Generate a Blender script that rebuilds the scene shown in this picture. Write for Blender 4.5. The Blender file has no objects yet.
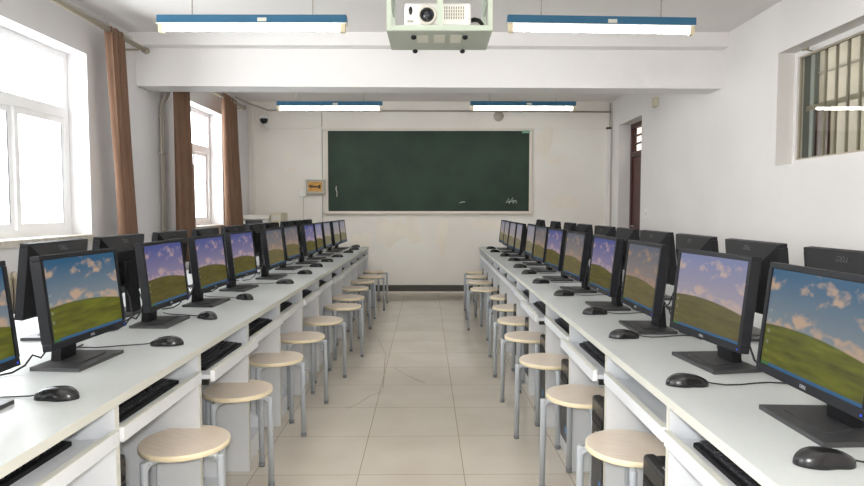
import bpy, bmesh, math, random
from mathutils import Vector, Matrix
random.seed(7)
PI = math.pi
R = math.radians
C = bpy.context.scene.collection
SC = bpy.context.scene

# ------------------------------------------------------------------ materials
def new_mat(name):
    m = bpy.data.materials.new(name)
    m.use_nodes = True
    nt = m.node_tree
    for n in list(nt.nodes):
        nt.nodes.remove(n)
    out = nt.nodes.new('ShaderNodeOutputMaterial')
    return m, nt, out

def srgb(r, g, b):
    def f(c):
        c /= 255.0
        return c / 12.92 if c <= 0.04045 else ((c + 0.055) / 1.055) ** 2.4
    return (f(r), f(g), f(b), 1.0)

def mat(name, col, rough=0.5, metal=0.0, spec=0.5, var=0.0, scale=8.0, bump=0.0, bscale=200.0, col2=None, detail=4.0, coat=0.0):
    """principled surface; 'var' mixes in a second tone with noise, 'bump' adds fine relief"""
    m, nt, out = new_mat(name)
    p = nt.nodes.new('ShaderNodeBsdfPrincipled')
    p.inputs['Base Color'].default_value = col
    p.inputs['Roughness'].default_value = rough
    p.inputs['Metallic'].default_value = metal
    p.inputs['Specular IOR Level'].default_value = spec
    p.inputs['Coat Weight'].default_value = coat
    nt.links.new(p.outputs[0], out.inputs[0])
    tc = nt.nodes.new('ShaderNodeTexCoord')
    if var > 0:
        n = nt.nodes.new('ShaderNodeTexNoise')
        n.inputs['Scale'].default_value = scale
        n.inputs['Detail'].default_value = detail
        nt.links.new(tc.outputs['Object'], n.inputs['Vector'])
        cr = nt.nodes.new('ShaderNodeValToRGB')
        cr.color_ramp.elements[0].position = 0.35
        cr.color_ramp.elements[1].position = 0.65
        c2 = col2 or tuple(c * (1 - var) for c in col[:3]) + (1,)
        cr.color_ramp.elements[0].color = c2
        cr.color_ramp.elements[1].color = col
        nt.links.new(n.outputs['Fac'], cr.inputs['Fac'])
        nt.links.new(cr.outputs['Color'], p.inputs['Base Color'])
    if bump > 0:
        n2 = nt.nodes.new('ShaderNodeTexNoise')
        n2.inputs['Scale'].default_value = bscale
        nt.links.new(tc.outputs['Object'], n2.inputs['Vector'])
        b = nt.nodes.new('ShaderNodeBump')
        b.inputs['Strength'].default_value = bump
        b.inputs['Distance'].default_value = 0.005
        nt.links.new(n2.outputs['Fac'], b.inputs['Height'])
        nt.links.new(b.outputs['Normal'], p.inputs['Normal'])
    return m

def emit(name, col, strength):
    m, nt, out = new_mat(name)
    e = nt.nodes.new('ShaderNodeEmission')
    e.inputs['Color'].default_value = col
    e.inputs['Strength'].default_value = strength
    nt.links.new(e.outputs[0], out.inputs[0])
    return m

def glass_mat(name, tint=(1, 1, 1, 1), refl=1.0):
    m, nt, out = new_mat(name)
    t = nt.nodes.new('ShaderNodeBsdfTransparent')
    t.inputs['Color'].default_value = tint
    g = nt.nodes.new('ShaderNodeBsdfGlossy')
    g.inputs['Roughness'].default_value = 0.0
    f = nt.nodes.new('ShaderNodeFresnel')
    f.inputs['IOR'].default_value = 1.5
    mx = nt.nodes.new('ShaderNodeMixShader')
    mu = nt.nodes.new('ShaderNodeMath'); mu.operation = 'MULTIPLY'
    mu.inputs[1].default_value = refl
    ge = nt.nodes.new('ShaderNodeNewGeometry')
    inv = nt.nodes.new('ShaderNodeMath'); inv.operation = 'SUBTRACT'; inv.inputs[0].default_value = 1.0
    nt.links.new(ge.outputs['Backfacing'], inv.inputs[1])
    m2 = nt.nodes.new('ShaderNodeMath'); m2.operation = 'MULTIPLY'
    nt.links.new(f.outputs[0], mu.inputs[0])
    nt.links.new(mu.outputs[0], m2.inputs[0])
    nt.links.new(inv.outputs[0], m2.inputs[1])
    nt.links.new(m2.outputs[0], mx.inputs[0])
    nt.links.new(t.outputs[0], mx.inputs[1])
    nt.links.new(g.outputs[0], mx.inputs[2])
    nt.links.new(mx.outputs[0], out.inputs[0])
    return m

def tile_mat():
    m, nt, out = new_mat('floor_tiles')
    L = nt.links
    p = nt.nodes.new('ShaderNodeBsdfPrincipled')
    tc = nt.nodes.new('ShaderNodeTexCoord')
    mp = nt.nodes.new('ShaderNodeMapping')
    mp.inputs['Rotation'].default_value = (0, 0, R(-0.55))
    mp.inputs['Location'].default_value = (0.32, 0.118, 0)
    L.new(tc.outputs['Object'], mp.inputs['Vector'])
    b = nt.nodes.new('ShaderNodeTexBrick')
    b.offset = 0.0
    b.squash = 1.0
    b.inputs['Scale'].default_value = 1.0
    b.inputs['Brick Width'].default_value = 0.5
    b.inputs['Row Height'].default_value = 0.5
    b.inputs['Mortar Size'].default_value = 0.0022
    b.inputs['Mortar Smooth'].default_value = 0.2
    b.inputs['Color1'].default_value = FLOOR_A
    b.inputs['Color2'].default_value = FLOOR_B
    b.inputs['Mortar'].default_value = srgb(166, 150, 132)
    L.new(mp.outputs[0], b.inputs['Vector'])
    n = nt.nodes.new('ShaderNodeTexNoise')
    n.inputs['Scale'].default_value = 3.0
    n.inputs['Detail'].default_value = 6
    L.new(tc.outputs['Object'], n.inputs['Vector'])
    cr = nt.nodes.new('ShaderNodeValToRGB')
    cr.color_ramp.elements[0].color = (0.90, 0.88, 0.86, 1)
    cr.color_ramp.elements[0].position = 0.3
    cr.color_ramp.elements[1].color = (1, 1, 1, 1)
    cr.color_ramp.elements[1].position = 0.7
    L.new(n.outputs['Fac'], cr.inputs['Fac'])
    mx = nt.nodes.new('ShaderNodeMix'); mx.data_type = 'RGBA'; mx.blend_type = 'MULTIPLY'
    mx.inputs['Factor'].default_value = 1.0
    L.new(b.outputs['Color'], mx.inputs['A']); L.new(cr.outputs['Color'], mx.inputs['B'])
    L.new(mx.outputs['Result'], p.inputs['Base Color'])
    p.inputs['Roughness'].default_value = 0.10
    p.inputs['Specular IOR Level'].default_value = 0.7
    L.new(p.outputs[0], out.inputs[0])
    return m
FLOOR_A = srgb(215, 208, 196)
FLOOR_B = srgb(210, 203, 190)

def wood_mat(name, c1, c2, rough=0.4):
    m, nt, out = new_mat(name)
    L = nt.links
    p = nt.nodes.new('ShaderNodeBsdfPrincipled')
    tc = nt.nodes.new('ShaderNodeTexCoord')
    mp = nt.nodes.new('ShaderNodeMapping')
    mp.inputs['Scale'].default_value = (6, 60, 6)
    L.new(tc.outputs['Object'], mp.inputs['Vector'])
    n = nt.nodes.new('ShaderNodeTexNoise')
    n.inputs['Scale'].default_value = 1.5
    n.inputs['Detail'].default_value = 5
    L.new(mp.outputs[0], n.inputs['Vector'])
    cr = nt.nodes.new('ShaderNodeValToRGB')
    cr.color_ramp.elements[0].position = 0.3
    cr.color_ramp.elements[1].position = 0.7
    cr.color_ramp.elements[0].color = c1
    cr.color_ramp.elements[1].color = c2
    L.new(n.outputs['Fac'], cr.inputs['Fac'])
    L.new(cr.outputs['Color'], p.inputs['Base Color'])
    p.inputs['Roughness'].default_value = rough
    L.new(p.outputs[0], out.inputs[0])
    return m

def screen_mat(name, sky_top, sky_low, cloud, hill_a, hill_b, strength, seed):
    """a desktop picture: cloudy sky over a plain green slope, task bar along the bottom"""
    m, nt, out = new_mat(name)
    L = nt.links
    N = nt.nodes.new
    def math_(op, a, b=None):
        x = N('ShaderNodeMath'); x.operation = op
        for i, v in enumerate((a, b)):
            if v is None: continue
            if isinstance(v, (int, float)): x.inputs[i].default_value = v
            else: L.new(v, x.inputs[i])
        return x.outputs[0]
    def mixc(fac, a, b):
        x = N('ShaderNodeMix'); x.data_type = 'RGBA'
        if isinstance(fac, (int, float)): x.inputs['Factor'].default_value = fac
        else: L.new(fac, x.inputs['Factor'])
        for k, v in (('A', a), ('B', b)):
            if isinstance(v, tuple): x.inputs[k].default_value = v
            else: L.new(v, x.inputs[k])
        return x.outputs['Result']
    tc = N('ShaderNodeTexCoord')
    sep = N('ShaderNodeSeparateXYZ')
    L.new(tc.outputs['Generated'], sep.inputs[0])
    u, v = sep.outputs['X'], sep.outputs['Z']
    comb = N('ShaderNodeCombineXYZ')
    L.new(u, comb.inputs[0]); L.new(v, comb.inputs[1]); comb.inputs[2].default_value = seed
    mp = N('ShaderNodeMapping'); mp.inputs['Scale'].default_value = (1.25, 1.3, 1)
    mp.inputs['Rotation'].default_value = (0, 0, 0.35)
    L.new(comb.outputs[0], mp.inputs['Vector'])
    no = N('ShaderNodeTexNoise'); no.inputs['Scale'].default_value = 4.2
    no.inputs['Detail'].default_value = 3.5; no.inputs['Roughness'].default_value = 0.5
    no.inputs['Distortion'].default_value = 0.25
    L.new(mp.outputs[0], no.inputs['Vector'])
    cl = N('ShaderNodeValToRGB')
    cl.color_ramp.elements[0].position = 0.55; cl.color_ramp.elements[1].position = 0.66
    L.new(no.outputs['Fac'], cl.inputs['Fac'])
    skyf = N('ShaderNodeMapRange')
    skyf.inputs['From Min'].default_value = 0.38; skyf.inputs['From Max'].default_value = 0.95
    L.new(v, skyf.inputs['Value'])
    sky = mixc(skyf.outputs[0], sky_low, sky_top)
    sky = mixc(math_('MULTIPLY', cl.outputs['Color'], 0.85), sky, cloud)
    # slope
    h = math_('ADD', 0.425, math_('SUBTRACT', math_('MULTIPLY', u, 0.13), math_('MULTIPLY', math_('MULTIPLY', u, u), 0.20)))
    below = N('ShaderNodeMapRange')
    below.inputs['From Min'].default_value = 0.0; below.inputs['From Max'].default_value = 0.012
    L.new(math_('SUBTRACT', h, v), below.inputs['Value'])
    mp2 = N('ShaderNodeMapping'); mp2.inputs['Scale'].default_value = (1.2, 5.0, 1)
    mp2.inputs['Rotation'].default_value = (0, 0, -0.15)
    L.new(comb.outputs[0], mp2.inputs['Vector'])
    n2 = N('ShaderNodeTexNoise'); n2.inputs['Scale'].default_value = 2.6; n2.inputs['Detail'].default_value = 4
    L.new(mp2.outputs[0], n2.inputs['Vector'])
    hf = N('ShaderNodeMapRange'); hf.inputs['From Min'].default_value = 0.25; hf.inputs['From Max'].default_value = 0.85
    L.new(n2.outputs['Fac'], hf.inputs['Value'])
    hill = mixc(hf.outputs[0], hill_a, hill_b)
    col = mixc(below.outputs[0], sky, hill)
    # icons down the left side
    ic = math_('MULTIPLY', math_('LESS_THAN', math_('ABSOLUTE', math_('SUBTRACT', u, 0.04)), 0.014),
               math_('LESS_THAN', math_('FRACT', math_('MULTIPLY', v, 9.0)), 0.34))
    ic = math_('MULTIPLY', ic, math_('LESS_THAN', math_('ABSOLUTE', math_('SUBTRACT', v, 0.36)), 0.22))
    col = mixc(math_('MULTIPLY', ic, 0.3), col, (0.55, 0.6, 0.5, 1))
    bar = math_('LESS_THAN', v, 0.034)
    barc = mixc(math_('LESS_THAN', u, 0.09), srgb(52, 100, 142), srgb(66, 116, 66))
    col = mixc(bar, col, barc)
    e = N('ShaderNodeEmission'); e.inputs['Strength'].default_value = strength
    L.new(col, e.inputs['Color'])
    g = N('ShaderNodeBsdfGlossy'); g.inputs['Roughness'].default_value = 0.35
    g.inputs['Color'].default_value = (0.05, 0.05, 0.05, 1)
    ad = N('ShaderNodeAddShader')
    L.new(e.outputs[0], ad.inputs[0]); L.new(g.outputs[0], ad.inputs[1])
    L.new(ad.outputs[0], out.inputs[0])
    return m

M = {}
M['wall'] = mat('wall_paint', srgb(232, 229, 226), 0.75, spec=0.25, var=0.04, scale=1.6, bump=0.05, bscale=60)
M['wall_left'] = mat('wall_paint_shaded', srgb(221, 219, 219), 0.75, spec=0.25, var=0.06, scale=1.2, bump=0.05, bscale=60)  # greyer than the other walls, with the left wall's shade in the colour
M['wall_front'] = mat('wall_paint_cream', srgb(238, 235, 227), 0.75, spec=0.25, var=0.07, scale=1.1, bump=0.07, bscale=60, col2=srgb(230, 225, 218), detail=6)
M['patch'] = mat('fresh_plaster', srgb(238, 231, 218), 0.8, spec=0.2, var=0.05, scale=5)
M['ceil'] = mat('ceiling_paint', srgb(232, 229, 227), 0.85, spec=0.2, var=0.04, scale=1.0)
M['beam'] = mat('beam_paint', srgb(234, 232, 231), 0.7, spec=0.25, var=0.03, scale=1.5)
M['floor'] = tile_mat()
M['crack'] = mat('crack_dirt', srgb(128, 112, 96), 0.8)
M['skirt'] = mat('skirting_dark', srgb(72, 70, 66), 0.5, var=0.2, scale=12)
M['upvc'] = mat('white_window_plastic', srgb(240, 240, 240), 0.35)
M['sill'] = mat('sill_stone', srgb(205, 198, 186), 0.4, var=0.25, scale=25)
M['glass'] = glass_mat('window_glass')
M['glass_dim'] = glass_mat('corridor_window_glass', (0.86, 0.87, 0.84, 1), 1.0)
M['door'] = mat('door_brown_paint', srgb(84, 48, 40), 0.4, var=0.15, scale=5)
M['door_frame'] = mat('door_frame_brown', srgb(74, 42, 36), 0.45)
M['worktop'] = mat('worktop_grey_laminate', srgb(189, 193, 192), 0.33, var=0.035, scale=120, spec=0.45)
M['board'] = mat('white_melamine', srgb(224, 227, 231), 0.4, var=0.02, scale=40)
M['edge'] = mat('cream_edge_band', srgb(210, 210, 201), 0.45)
M['runner'] = mat('dark_drawer_runner', srgb(46, 44, 42), 0.4, metal=0.6)
M['black'] = mat('black_plastic', srgb(18, 18, 20), 0.5, spec=0.25, bump=0.06, bscale=900)
M['black_gloss'] = mat('black_glossy_plastic', srgb(17, 17, 19), 0.27)
M['bezel'] = mat('dark_grey_bezel', srgb(24, 25, 29), 0.5, spec=0.25)
M['base'] = mat('dark_grey_stand', srgb(56, 56, 57), 0.42, var=0.1, scale=6)
M['mesh'] = mat('tower_front_grey', srgb(70, 70, 72), 0.45, bump=0.4, bscale=700)
M['key'] = mat('black_keycap', srgb(58, 58, 61), 0.25)
M['cable'] = mat('black_cable', srgb(30, 30, 30), 0.5)
M['silver'] = mat('silver_print', srgb(175, 178, 182), 0.35, metal=0.3)
M['logo_dim'] = mat('embossed_mark', srgb(66, 66, 70), 0.3)
M['blue_led'] = emit('blue_led', (0.05, 0.12, 1.0, 1), 1.0)
M['blue_sticker'] = mat('blue_sticker', srgb(70, 130, 190), 0.4)
M['pale_sticker'] = mat('pale_sticker', srgb(215, 214, 200), 0.5)
M['seat'] = wood_mat('seat_beech_laminate', srgb(222, 206, 187), srgb(232, 219, 202), 0.35)
M['ply'] = mat('seat_pale_edge', srgb(244, 230, 196), 0.45)
M['leg'] = mat('silver_grey_paint', srgb(176, 182, 188), 0.36, metal=0.0)
M['foot'] = mat('grey_rubber', srgb(120, 124, 128), 0.6)
M['curtain'] = mat('brown_curtain', srgb(122, 95, 78), 0.8, spec=0.15, var=0.12, scale=3, bump=0.1, bscale=300)
M['rod'] = mat('rod_dull_brass', srgb(158, 150, 130), 0.4, metal=0.3)
M['pipe'] = mat('painted_pipe', srgb(214, 209, 200), 0.5)
M['pipe_dark'] = mat('grey_conduit', srgb(170, 163, 153), 0.5)
M['blackboard'] = mat('blackboard_green', srgb(44, 64, 51), 0.55, var=0.16, scale=2.2, spec=0.3, detail=8, col2=srgb(35, 53, 42))
M['board_frame'] = mat('board_frame_cream', srgb(220, 212, 200), 0.5)
M['chalk'] = mat('chalk', srgb(190, 200, 192), 0.9)
M['tape'] = mat('green_tape', srgb(120, 170, 140), 0.6)
M['boxgrey'] = mat('grey_green_enamel', srgb(176, 172, 158), 0.45)
M['orange'] = mat('orange_plate', srgb(222, 170, 84), 0.5, var=0.25, scale=40, col2=srgb(180, 130, 60))
M['ink'] = mat('dark_ink', srgb(70, 50, 30), 0.6)
M['white'] = mat('white_plastic', srgb(238, 238, 234), 0.4)
M['blue'] = mat('lamp_blue_enamel', srgb(36, 96, 130), 0.45)
M['reflector'] = mat('lamp_white_enamel', srgb(226, 222, 212), 0.4)
M['holder'] = mat('lamp_holder_cream', srgb(220, 208, 176), 0.45)
M['tube'] = emit('fluorescent_tube', (1.0, 0.985, 0.965, 1), 32.0)
M['cage'] = mat('pale_green_enamel', srgb(192, 203, 187), 0.4)
M['cage_dark'] = mat('grey_green_sheet', srgb(178, 186, 174), 0.5)
M['lens'] = mat('lens_glass', srgb(14, 16, 30), 0.05, coat=1.0)
M['grille'] = mat('bar_grey_paint', srgb(172, 162, 146), 0.5)
M['beige'] = mat('aged_beige_plastic', srgb(214, 208, 184), 0.5)
M['radiator'] = mat('radiator_cream_shaded', srgb(150, 140, 120), 0.45)  # cream darkened to include the shadow under the window
M['cor_wall'] = mat('corridor_plaster', srgb(212, 205, 194), 0.8, var=0.05, scale=2)
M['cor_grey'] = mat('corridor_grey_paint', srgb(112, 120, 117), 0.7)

BL = dict(cloud=srgb(205, 172, 146), hill_a=srgb(60, 62, 22), hill_b=srgb(116, 118, 34))
SCR = {
    'teal': screen_mat('screen_teal', srgb(42, 92, 126), srgb(138, 146, 150), srgb(206, 172, 142), srgb(68, 68, 26), srgb(130, 134, 34), 0.66, 3.1),
    'violet': screen_mat('screen_violet', srgb(80, 88, 146), srgb(150, 136, 158), srgb(190, 162, 164), srgb(74, 68, 32), srgb(112, 102, 46), 0.66, 3.1),
    'lilac': screen_mat('screen_lilac', srgb(122, 128, 168), srgb(172, 160, 168), srgb(202, 176, 162), srgb(86, 78, 46), srgb(116, 108, 58), 0.66, 3.1),
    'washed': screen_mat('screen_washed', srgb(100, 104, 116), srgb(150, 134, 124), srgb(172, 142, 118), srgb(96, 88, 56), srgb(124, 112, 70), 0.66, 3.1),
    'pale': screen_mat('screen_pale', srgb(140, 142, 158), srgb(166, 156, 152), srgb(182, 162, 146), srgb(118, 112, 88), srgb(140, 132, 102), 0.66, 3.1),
}

# ------------------------------------------------------------------ mesh builder
class MB:
    def __init__(s):
        s.bm = bmesh.new(); s.mats = []
    def mi(s, m):
        if m is None: return 0
        if m not in s.mats: s.mats.append(m)
        return s.mats.index(m)
    def _tag(s, faces, m, smooth):
        i = s.mi(m)
        for f in faces:
            f.material_index = i; f.smooth = smooth
    def box(s, x0, x1, y0, y1, z0, z1, m=None, bev=0.0, seg=2, mtx=None):
        t = bmesh.new()
        v = [t.verts.new((x, y, z)) for x in (x0, x1) for y in (y0, y1) for z in (z0, z1)]
        for q in ((0, 1, 3, 2), (4, 6, 7, 5), (0, 4, 5, 1), (2, 3, 7, 6), (0, 2, 6, 4), (1, 5, 7, 3)):
            t.faces.new([v[i] for i in q])
        if bev > 0:
            bmesh.ops.bevel(t, geom=t.edges[:], offset=bev, segments=seg, affect='EDGES', profile=0.5)
        bmesh.ops.recalc_face_normals(t, faces=t.faces[:])
        s.merge(t, m, False, mtx)
        return s
    def merge(s, t, m, smooth, mtx=None):
        if mtx is not None:
            bmesh.ops.transform(t, matrix=mtx, verts=t.verts[:])
        mp = {}
        for v in t.verts: mp[v] = s.bm.verts.new(v.co)
        i = s.mi(m)
        for f in t.faces:
            try:
                nf = s.bm.faces.new([mp[v] for v in f.verts])
            except ValueError:
                continue
            nf.material_index = i; nf.smooth = smooth
        t.free()
    def hexa(s, pts, m=None):
        """eight corners: bottom loop then top loop"""
        t = bmesh.new()
        v = [t.verts.new(p) for p in pts]
        t.faces.new(v[0:4]); t.faces.new(v[4:8])
        for i in range(4):
            j = (i + 1) % 4
            t.faces.new((v[i], v[j], v[4 + j], v[4 + i]))
        bmesh.ops.recalc_face_normals(t, faces=t.faces[:])
        s.merge(t, m, False); return s
    def prism(s, poly, axis, a, b, m=None, smooth=False, mtx=None):
        """poly: 2-D points in the other two axes, extruded along axis from a to b"""
        t = bmesh.new()
        def P(p, w):
            return {'x': (w, p[0], p[1]), 'y': (p[0], w, p[1]), 'z': (p[0], p[1], w)}[axis]
        A = [t.verts.new(P(p, a)) for p in poly]; B = [t.verts.new(P(p, b)) for p in poly]
        t.faces.new(A); t.faces.new(B)
        n = len(poly)
        for i in range(n):
            t.faces.new((A[i], A[(i + 1) % n], B[(i + 1) % n], B[i]))
        bmesh.ops.recalc_face_normals(t, faces=t.faces[:])
        s.merge(t, m, smooth, mtx); return s
    def tube(s, pts, r, m=None, n=10, caps=True, smooth=True):
        pts = [Vector(p) for p in pts]
        t = bmesh.new(); rings = []
        prev = None
        for i, p in enumerate(pts):
            if i == 0: d = pts[1] - p
            elif i == len(pts) - 1: d = p - pts[i - 1]
            else: d = (pts[i + 1] - p).normalized() + (p - pts[i - 1]).normalized()
            d.normalize()
            if prev is None:
                a = Vector((0, 0, 1)) if abs(d.z) < 0.9 else Vector((1, 0, 0))
                nrm = d.cross(a).normalized()
            else:
                nrm = (prev - d * prev.dot(d)).normalized()
            prev = nrm; b = d.cross(nrm)
            rr = r[i] if isinstance(r, (list, tuple)) else r
            rings.append([t.verts.new(p + (nrm * math.cos(2 * PI * k / n) + b * math.sin(2 * PI * k / n)) * rr) for k in range(n)])
        for a, b in zip(rings, rings[1:]):
            for k in range(n):
                t.faces.new((a[k], a[(k + 1) % n], b[(k + 1) % n], b[k]))
        if caps:
            t.faces.new(rings[0]); t.faces.new(rings[-1])
        bmesh.ops.recalc_face_normals(t, faces=t.faces[:])
        s.merge(t, m, smooth); return s
    def cyl(s, p, q, r, m=None, n=16, smooth=True):
        return s.tube([p, q], r, m, n, True, smooth)
    def lathe(s, prof, n=32, m=None, center=(0, 0, 0), smooth=True, mats=None, mtx=None):
        """prof: (radius, z) list around the z axis"""
        t = bmesh.new(); rings = []
        for (r, z) in prof:
            if r < 1e-6:
                rings.append([t.verts.new((center[0], center[1], center[2] + z))])
            else:
                rings.append([t.verts.new((center[0] + r * math.cos(2 * PI * k / n), center[1] + r * math.sin(2 * PI * k / n), center[2] + z)) for k in range(n)])
        for a, b in zip(rings, rings[1:]):
            for k in range(n):
                k2 = (k + 1) % n
                if len(a) == 1 and len(b) == 1: continue
                if len(a) == 1: t.faces.new((a[0], b[k], b[k2]))
                elif len(b) == 1: t.faces.new((a[k], b[0], a[k2]))
                else: t.faces.new((a[k], a[k2], b[k2], b[k]))
        bmesh.ops.recalc_face_normals(t, faces=t.faces[:])
        s.merge(t, m, smooth, mtx); return s
    def build(s, name, m=None, parent=None, loc=None, rotz=0.0):
        me = bpy.data.meshes.new(name)
        s.bm.to_mesh(me); s.bm.free()
        if s.mats:
            for x in s.mats: me.materials.append(x)
        elif m: me.materials.append(m)
        o = bpy.data.objects.new(name, me); C.objects.link(o)
        if parent is not None: o.parent = parent
        if loc is not None: o.location = loc
        if rotz: o.rotation_euler = (0, 0, rotz)
        return o

def tag(o, label=None, cat=None, group=None, kind=None):
    if label: o['label'] = label
    if cat: o['category'] = cat
    if group: o['group'] = group
    if kind: o['kind'] = kind
    return o

def thing(name, label, cat, loc=(0, 0, 0), rotz=0.0, group=None):
    o = bpy.data.objects.new(name, None); C.objects.link(o)
    o.empty_display_size = 0.1
    o.location = loc; o.rotation_euler = (0, 0, rotz)
    return tag(o, label, cat, group)

def struct(o, label=None):
    o['kind'] = 'structure'
    if label: o['label'] = label
    return o

def copy_tree(o, parent=None):
    kids = list(o.children)
    c = o.copy(); C.objects.link(c)
    if parent is not None: c.parent = parent
    for ch in kids: copy_tree(ch, c)
    return c

def text_mesh(body, size, depth=0.0005):
    cu = bpy.data.curves.new('lettering', 'FONT')
    cu.body = body; cu.size = size; cu.extrude = depth
    cu.align_x = 'CENTER'; cu.align_y = 'CENTER'
    o = bpy.data.objects.new('lettering', cu); C.objects.link(o)
    bpy.context.view_layer.update()
    me = bpy.data.meshes.new_from_object(o.evaluated_get(bpy.context.evaluated_depsgraph_get()))
    bpy.data.objects.remove(o); bpy.data.curves.remove(cu)
    return me

def text_part(name, body, size, m, parent, mtx):
    me = text_mesh(body, size)
    me.materials.clear(); me.materials.append(m)
    me.transform(mtx)
    o = bpy.data.objects.new(name, me); C.objects.link(o); o.parent = parent
    return o

ORD = ['nearest', 'second', 'third', 'fourth', 'fifth', 'sixth', 'seventh', 'eighth', 'ninth', 'tenth', 'eleventh', 'twelfth']

# ------------------------------------------------------------------ dimensions
XL, XR = -2.72, 2.665          # inner wall faces
YB, YF = -2.6, 9.26           # behind the camera / blackboard wall
ZC = 2.845
DESK = 0.745

# ------------------------------------------------------------------ room shell
f = MB(); f.box(XL - 0.3, XR + 0.26, YB - 0.2, YF + 0.2, -0.12, 0.0)
floor = struct(f.build('floor', M['floor']), 'glossy cream floor of square tiles with thin brown joints')
def ribbon(pts, w):
    b = MB(); t = bmesh.new(); pr = None
    P = [Vector((x, y, 0.0)) for x, y in pts]
    lo, hi = [], []
    for i, p in enumerate(P):
        d = (P[min(i + 1, len(P) - 1)] - P[max(i - 1, 0)]).normalized()
        n = Vector((-d.y, d.x, 0)) * w * (0.5 + 0.5 * random.random())
        lo.append(p - n); hi.append(p + n)
    for i in range(len(P) - 1):
        q = [lo[i], lo[i + 1], hi[i + 1], hi[i]]
        v = [t.verts.new((a.x, a.y, 0.0006)) for a in q]
        t.faces.new(v)
    bmesh.ops.recalc_face_normals(t, faces=t.faces[:])
    b.merge(t, M['crack'], False)
    return b
for pts in ([(-0.52, 5.95), (-0.40, 5.3), (-0.385, 4.95), (-0.36, 4.6), (-0.352, 4.42), (-0.345, 4.3)],
            [(-0.345, 4.22), (-0.42, 4.12), (-0.48, 3.95), (-0.54, 3.86)],
            [(-0.30, 4.86), (-0.22, 4.70), (-0.12, 4.52), (-0.05, 4.42)],
            [(-0.16, 4.58), (-0.10, 4.50), (-0.04, 4.47)]):
    c = ribbon(pts, 0.0035).build('crack', None, floor)
    c['kind'] = 'structure'

c = MB(); c.box(XL - 0.3, XR + 0.26, YB - 0.2, YF + 0.2, ZC, ZC + 0.15)
struct(c.build('ceiling', M['ceil']), 'plain pale ceiling')

def wall_with_holes(name, m, axis_x, thick_to, holes, label, ya=YB - 0.2, yb=YF + 0.2):
    """a wall lying in a plane of constant X; holes: (y0, y1, z0, z1)"""
    b = MB()
    x0, x1 = sorted((axis_x, thick_to))
    ys = sorted({ya, yb} | {h[0] for h in holes} | {h[1] for h in holes})
    for y0, y1 in zip(ys, ys[1:]):
        mid = (y0 + y1) / 2
        hs = sorted([(h[2], h[3]) for h in holes if h[0] < mid < h[1]])
        z = 0.0
        for a, d in hs:
            if a > z: b.box(x0, x1, y0, y1, z, a)
            z = d
        if z < ZC: b.box(x0, x1, y0, y1, z, ZC)
    bmesh.ops.remove_doubles(b.bm, verts=b.bm.verts[:], dist=1e-5)
    return struct(b.build(name, m), label)

WIN1 = (2.51, 4.955, 1.038, 2.478)
WIN2 = (6.60, 8.09, 1.038, 2.478)
WIN_ADDED = (-1.6, 1.0, 1.038, 2.478)
WINR = (2.95, 4.84, 1.594, 2.456)
DOOR = (7.95, 8.90, 0.0, 2.455)
wall_with_holes('wall_left', M['wall_left'], XL, XL - 0.28, [WIN_ADDED, WIN1, WIN2], 'left wall with shade in its greyed paint and white framed windows')
wall_with_holes('wall_right', M['wall'], XR, XR + 0.25, [WINR, DOOR], 'white right wall with an inner barred window and a doorway')
w = MB(); w.box(XL, XR, YF, YF + 0.2, 0, ZC)
wall_f = struct(w.build('wall_front', M['wall_front']), 'cream front wall with patched plaster around the blackboard')
w = MB(); w.box(XL, XR, YB - 0.2, YB, 0, ZC)
struct(w.build('wall_back', M['wall']), 'white wall behind the viewer')

def blob(cx, cz, rx, rz, seed, y=YF - 0.0012):
    rn = random.Random(seed); n = 22
    ph = [rn.random() * 6.28 for _ in range(4)]
    pts = []
    for k in range(n):
        a = 2 * PI * k / n
        q = 1 + 0.22 * math.sin(2 * a + ph[0]) + 0.16 * math.sin(3 * a + ph[1]) + 0.10 * math.sin(5 * a + ph[2]) + 0.07 * math.sin(7 * a + ph[3])
        pts.append((cx + rx * q * math.cos(a), cz + rz * q * math.sin(a)))
    b = MB(); b.prism(pts, 'y', y - 0.0004 * seed, YF + 0.002, M['patch'])
    o = b.build('plaster_patch', None, wall_f); o['kind'] = 'structure'
for (cx, cz, rx, rz, sd) in ((1.68, 2.25, 0.10, 0.26, 1), (1.83, 1.98, 0.12, 0.05, 2), (1.98, 1.36, 0.17, 0.13, 3), (-0.62, 0.92, 0.20, 0.24, 4),
                             (-0.30, 0.95, 0.15, 0.18, 5), (0.15, 0.85, 0.10, 0.22, 6), (0.85, 1.02, 0.24, 0.11, 7), (-1.05, 0.75, 0.12, 0.2, 8),
                             (-2.15, 2.05, 0.05, 0.03, 9), (-2.1, 1.85, 0.09, 0.03, 10)):
    blob(cx, cz, rx, rz, sd)

# ceiling beam with its upper lip (the left end stands a touch higher)
b = MB()
def slab(y0, y1, zl, zr):
    b.hexa([(XL, y0, zl), (XR, y0, zr), (XR, y1, zr), (XL, y1, zl), (XL, y0, ZC), (XR, y0, ZC), (XR, y1, ZC), (XL, y1, ZC)], M['beam'])
slab(5.78, 6.06, 2.392, 2.366)
slab(5.655, 6.19, 2.735, 2.715)
struct(b.build('ceiling_beam'), 'white concrete beam with a stepped upper lip across the room')

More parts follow.
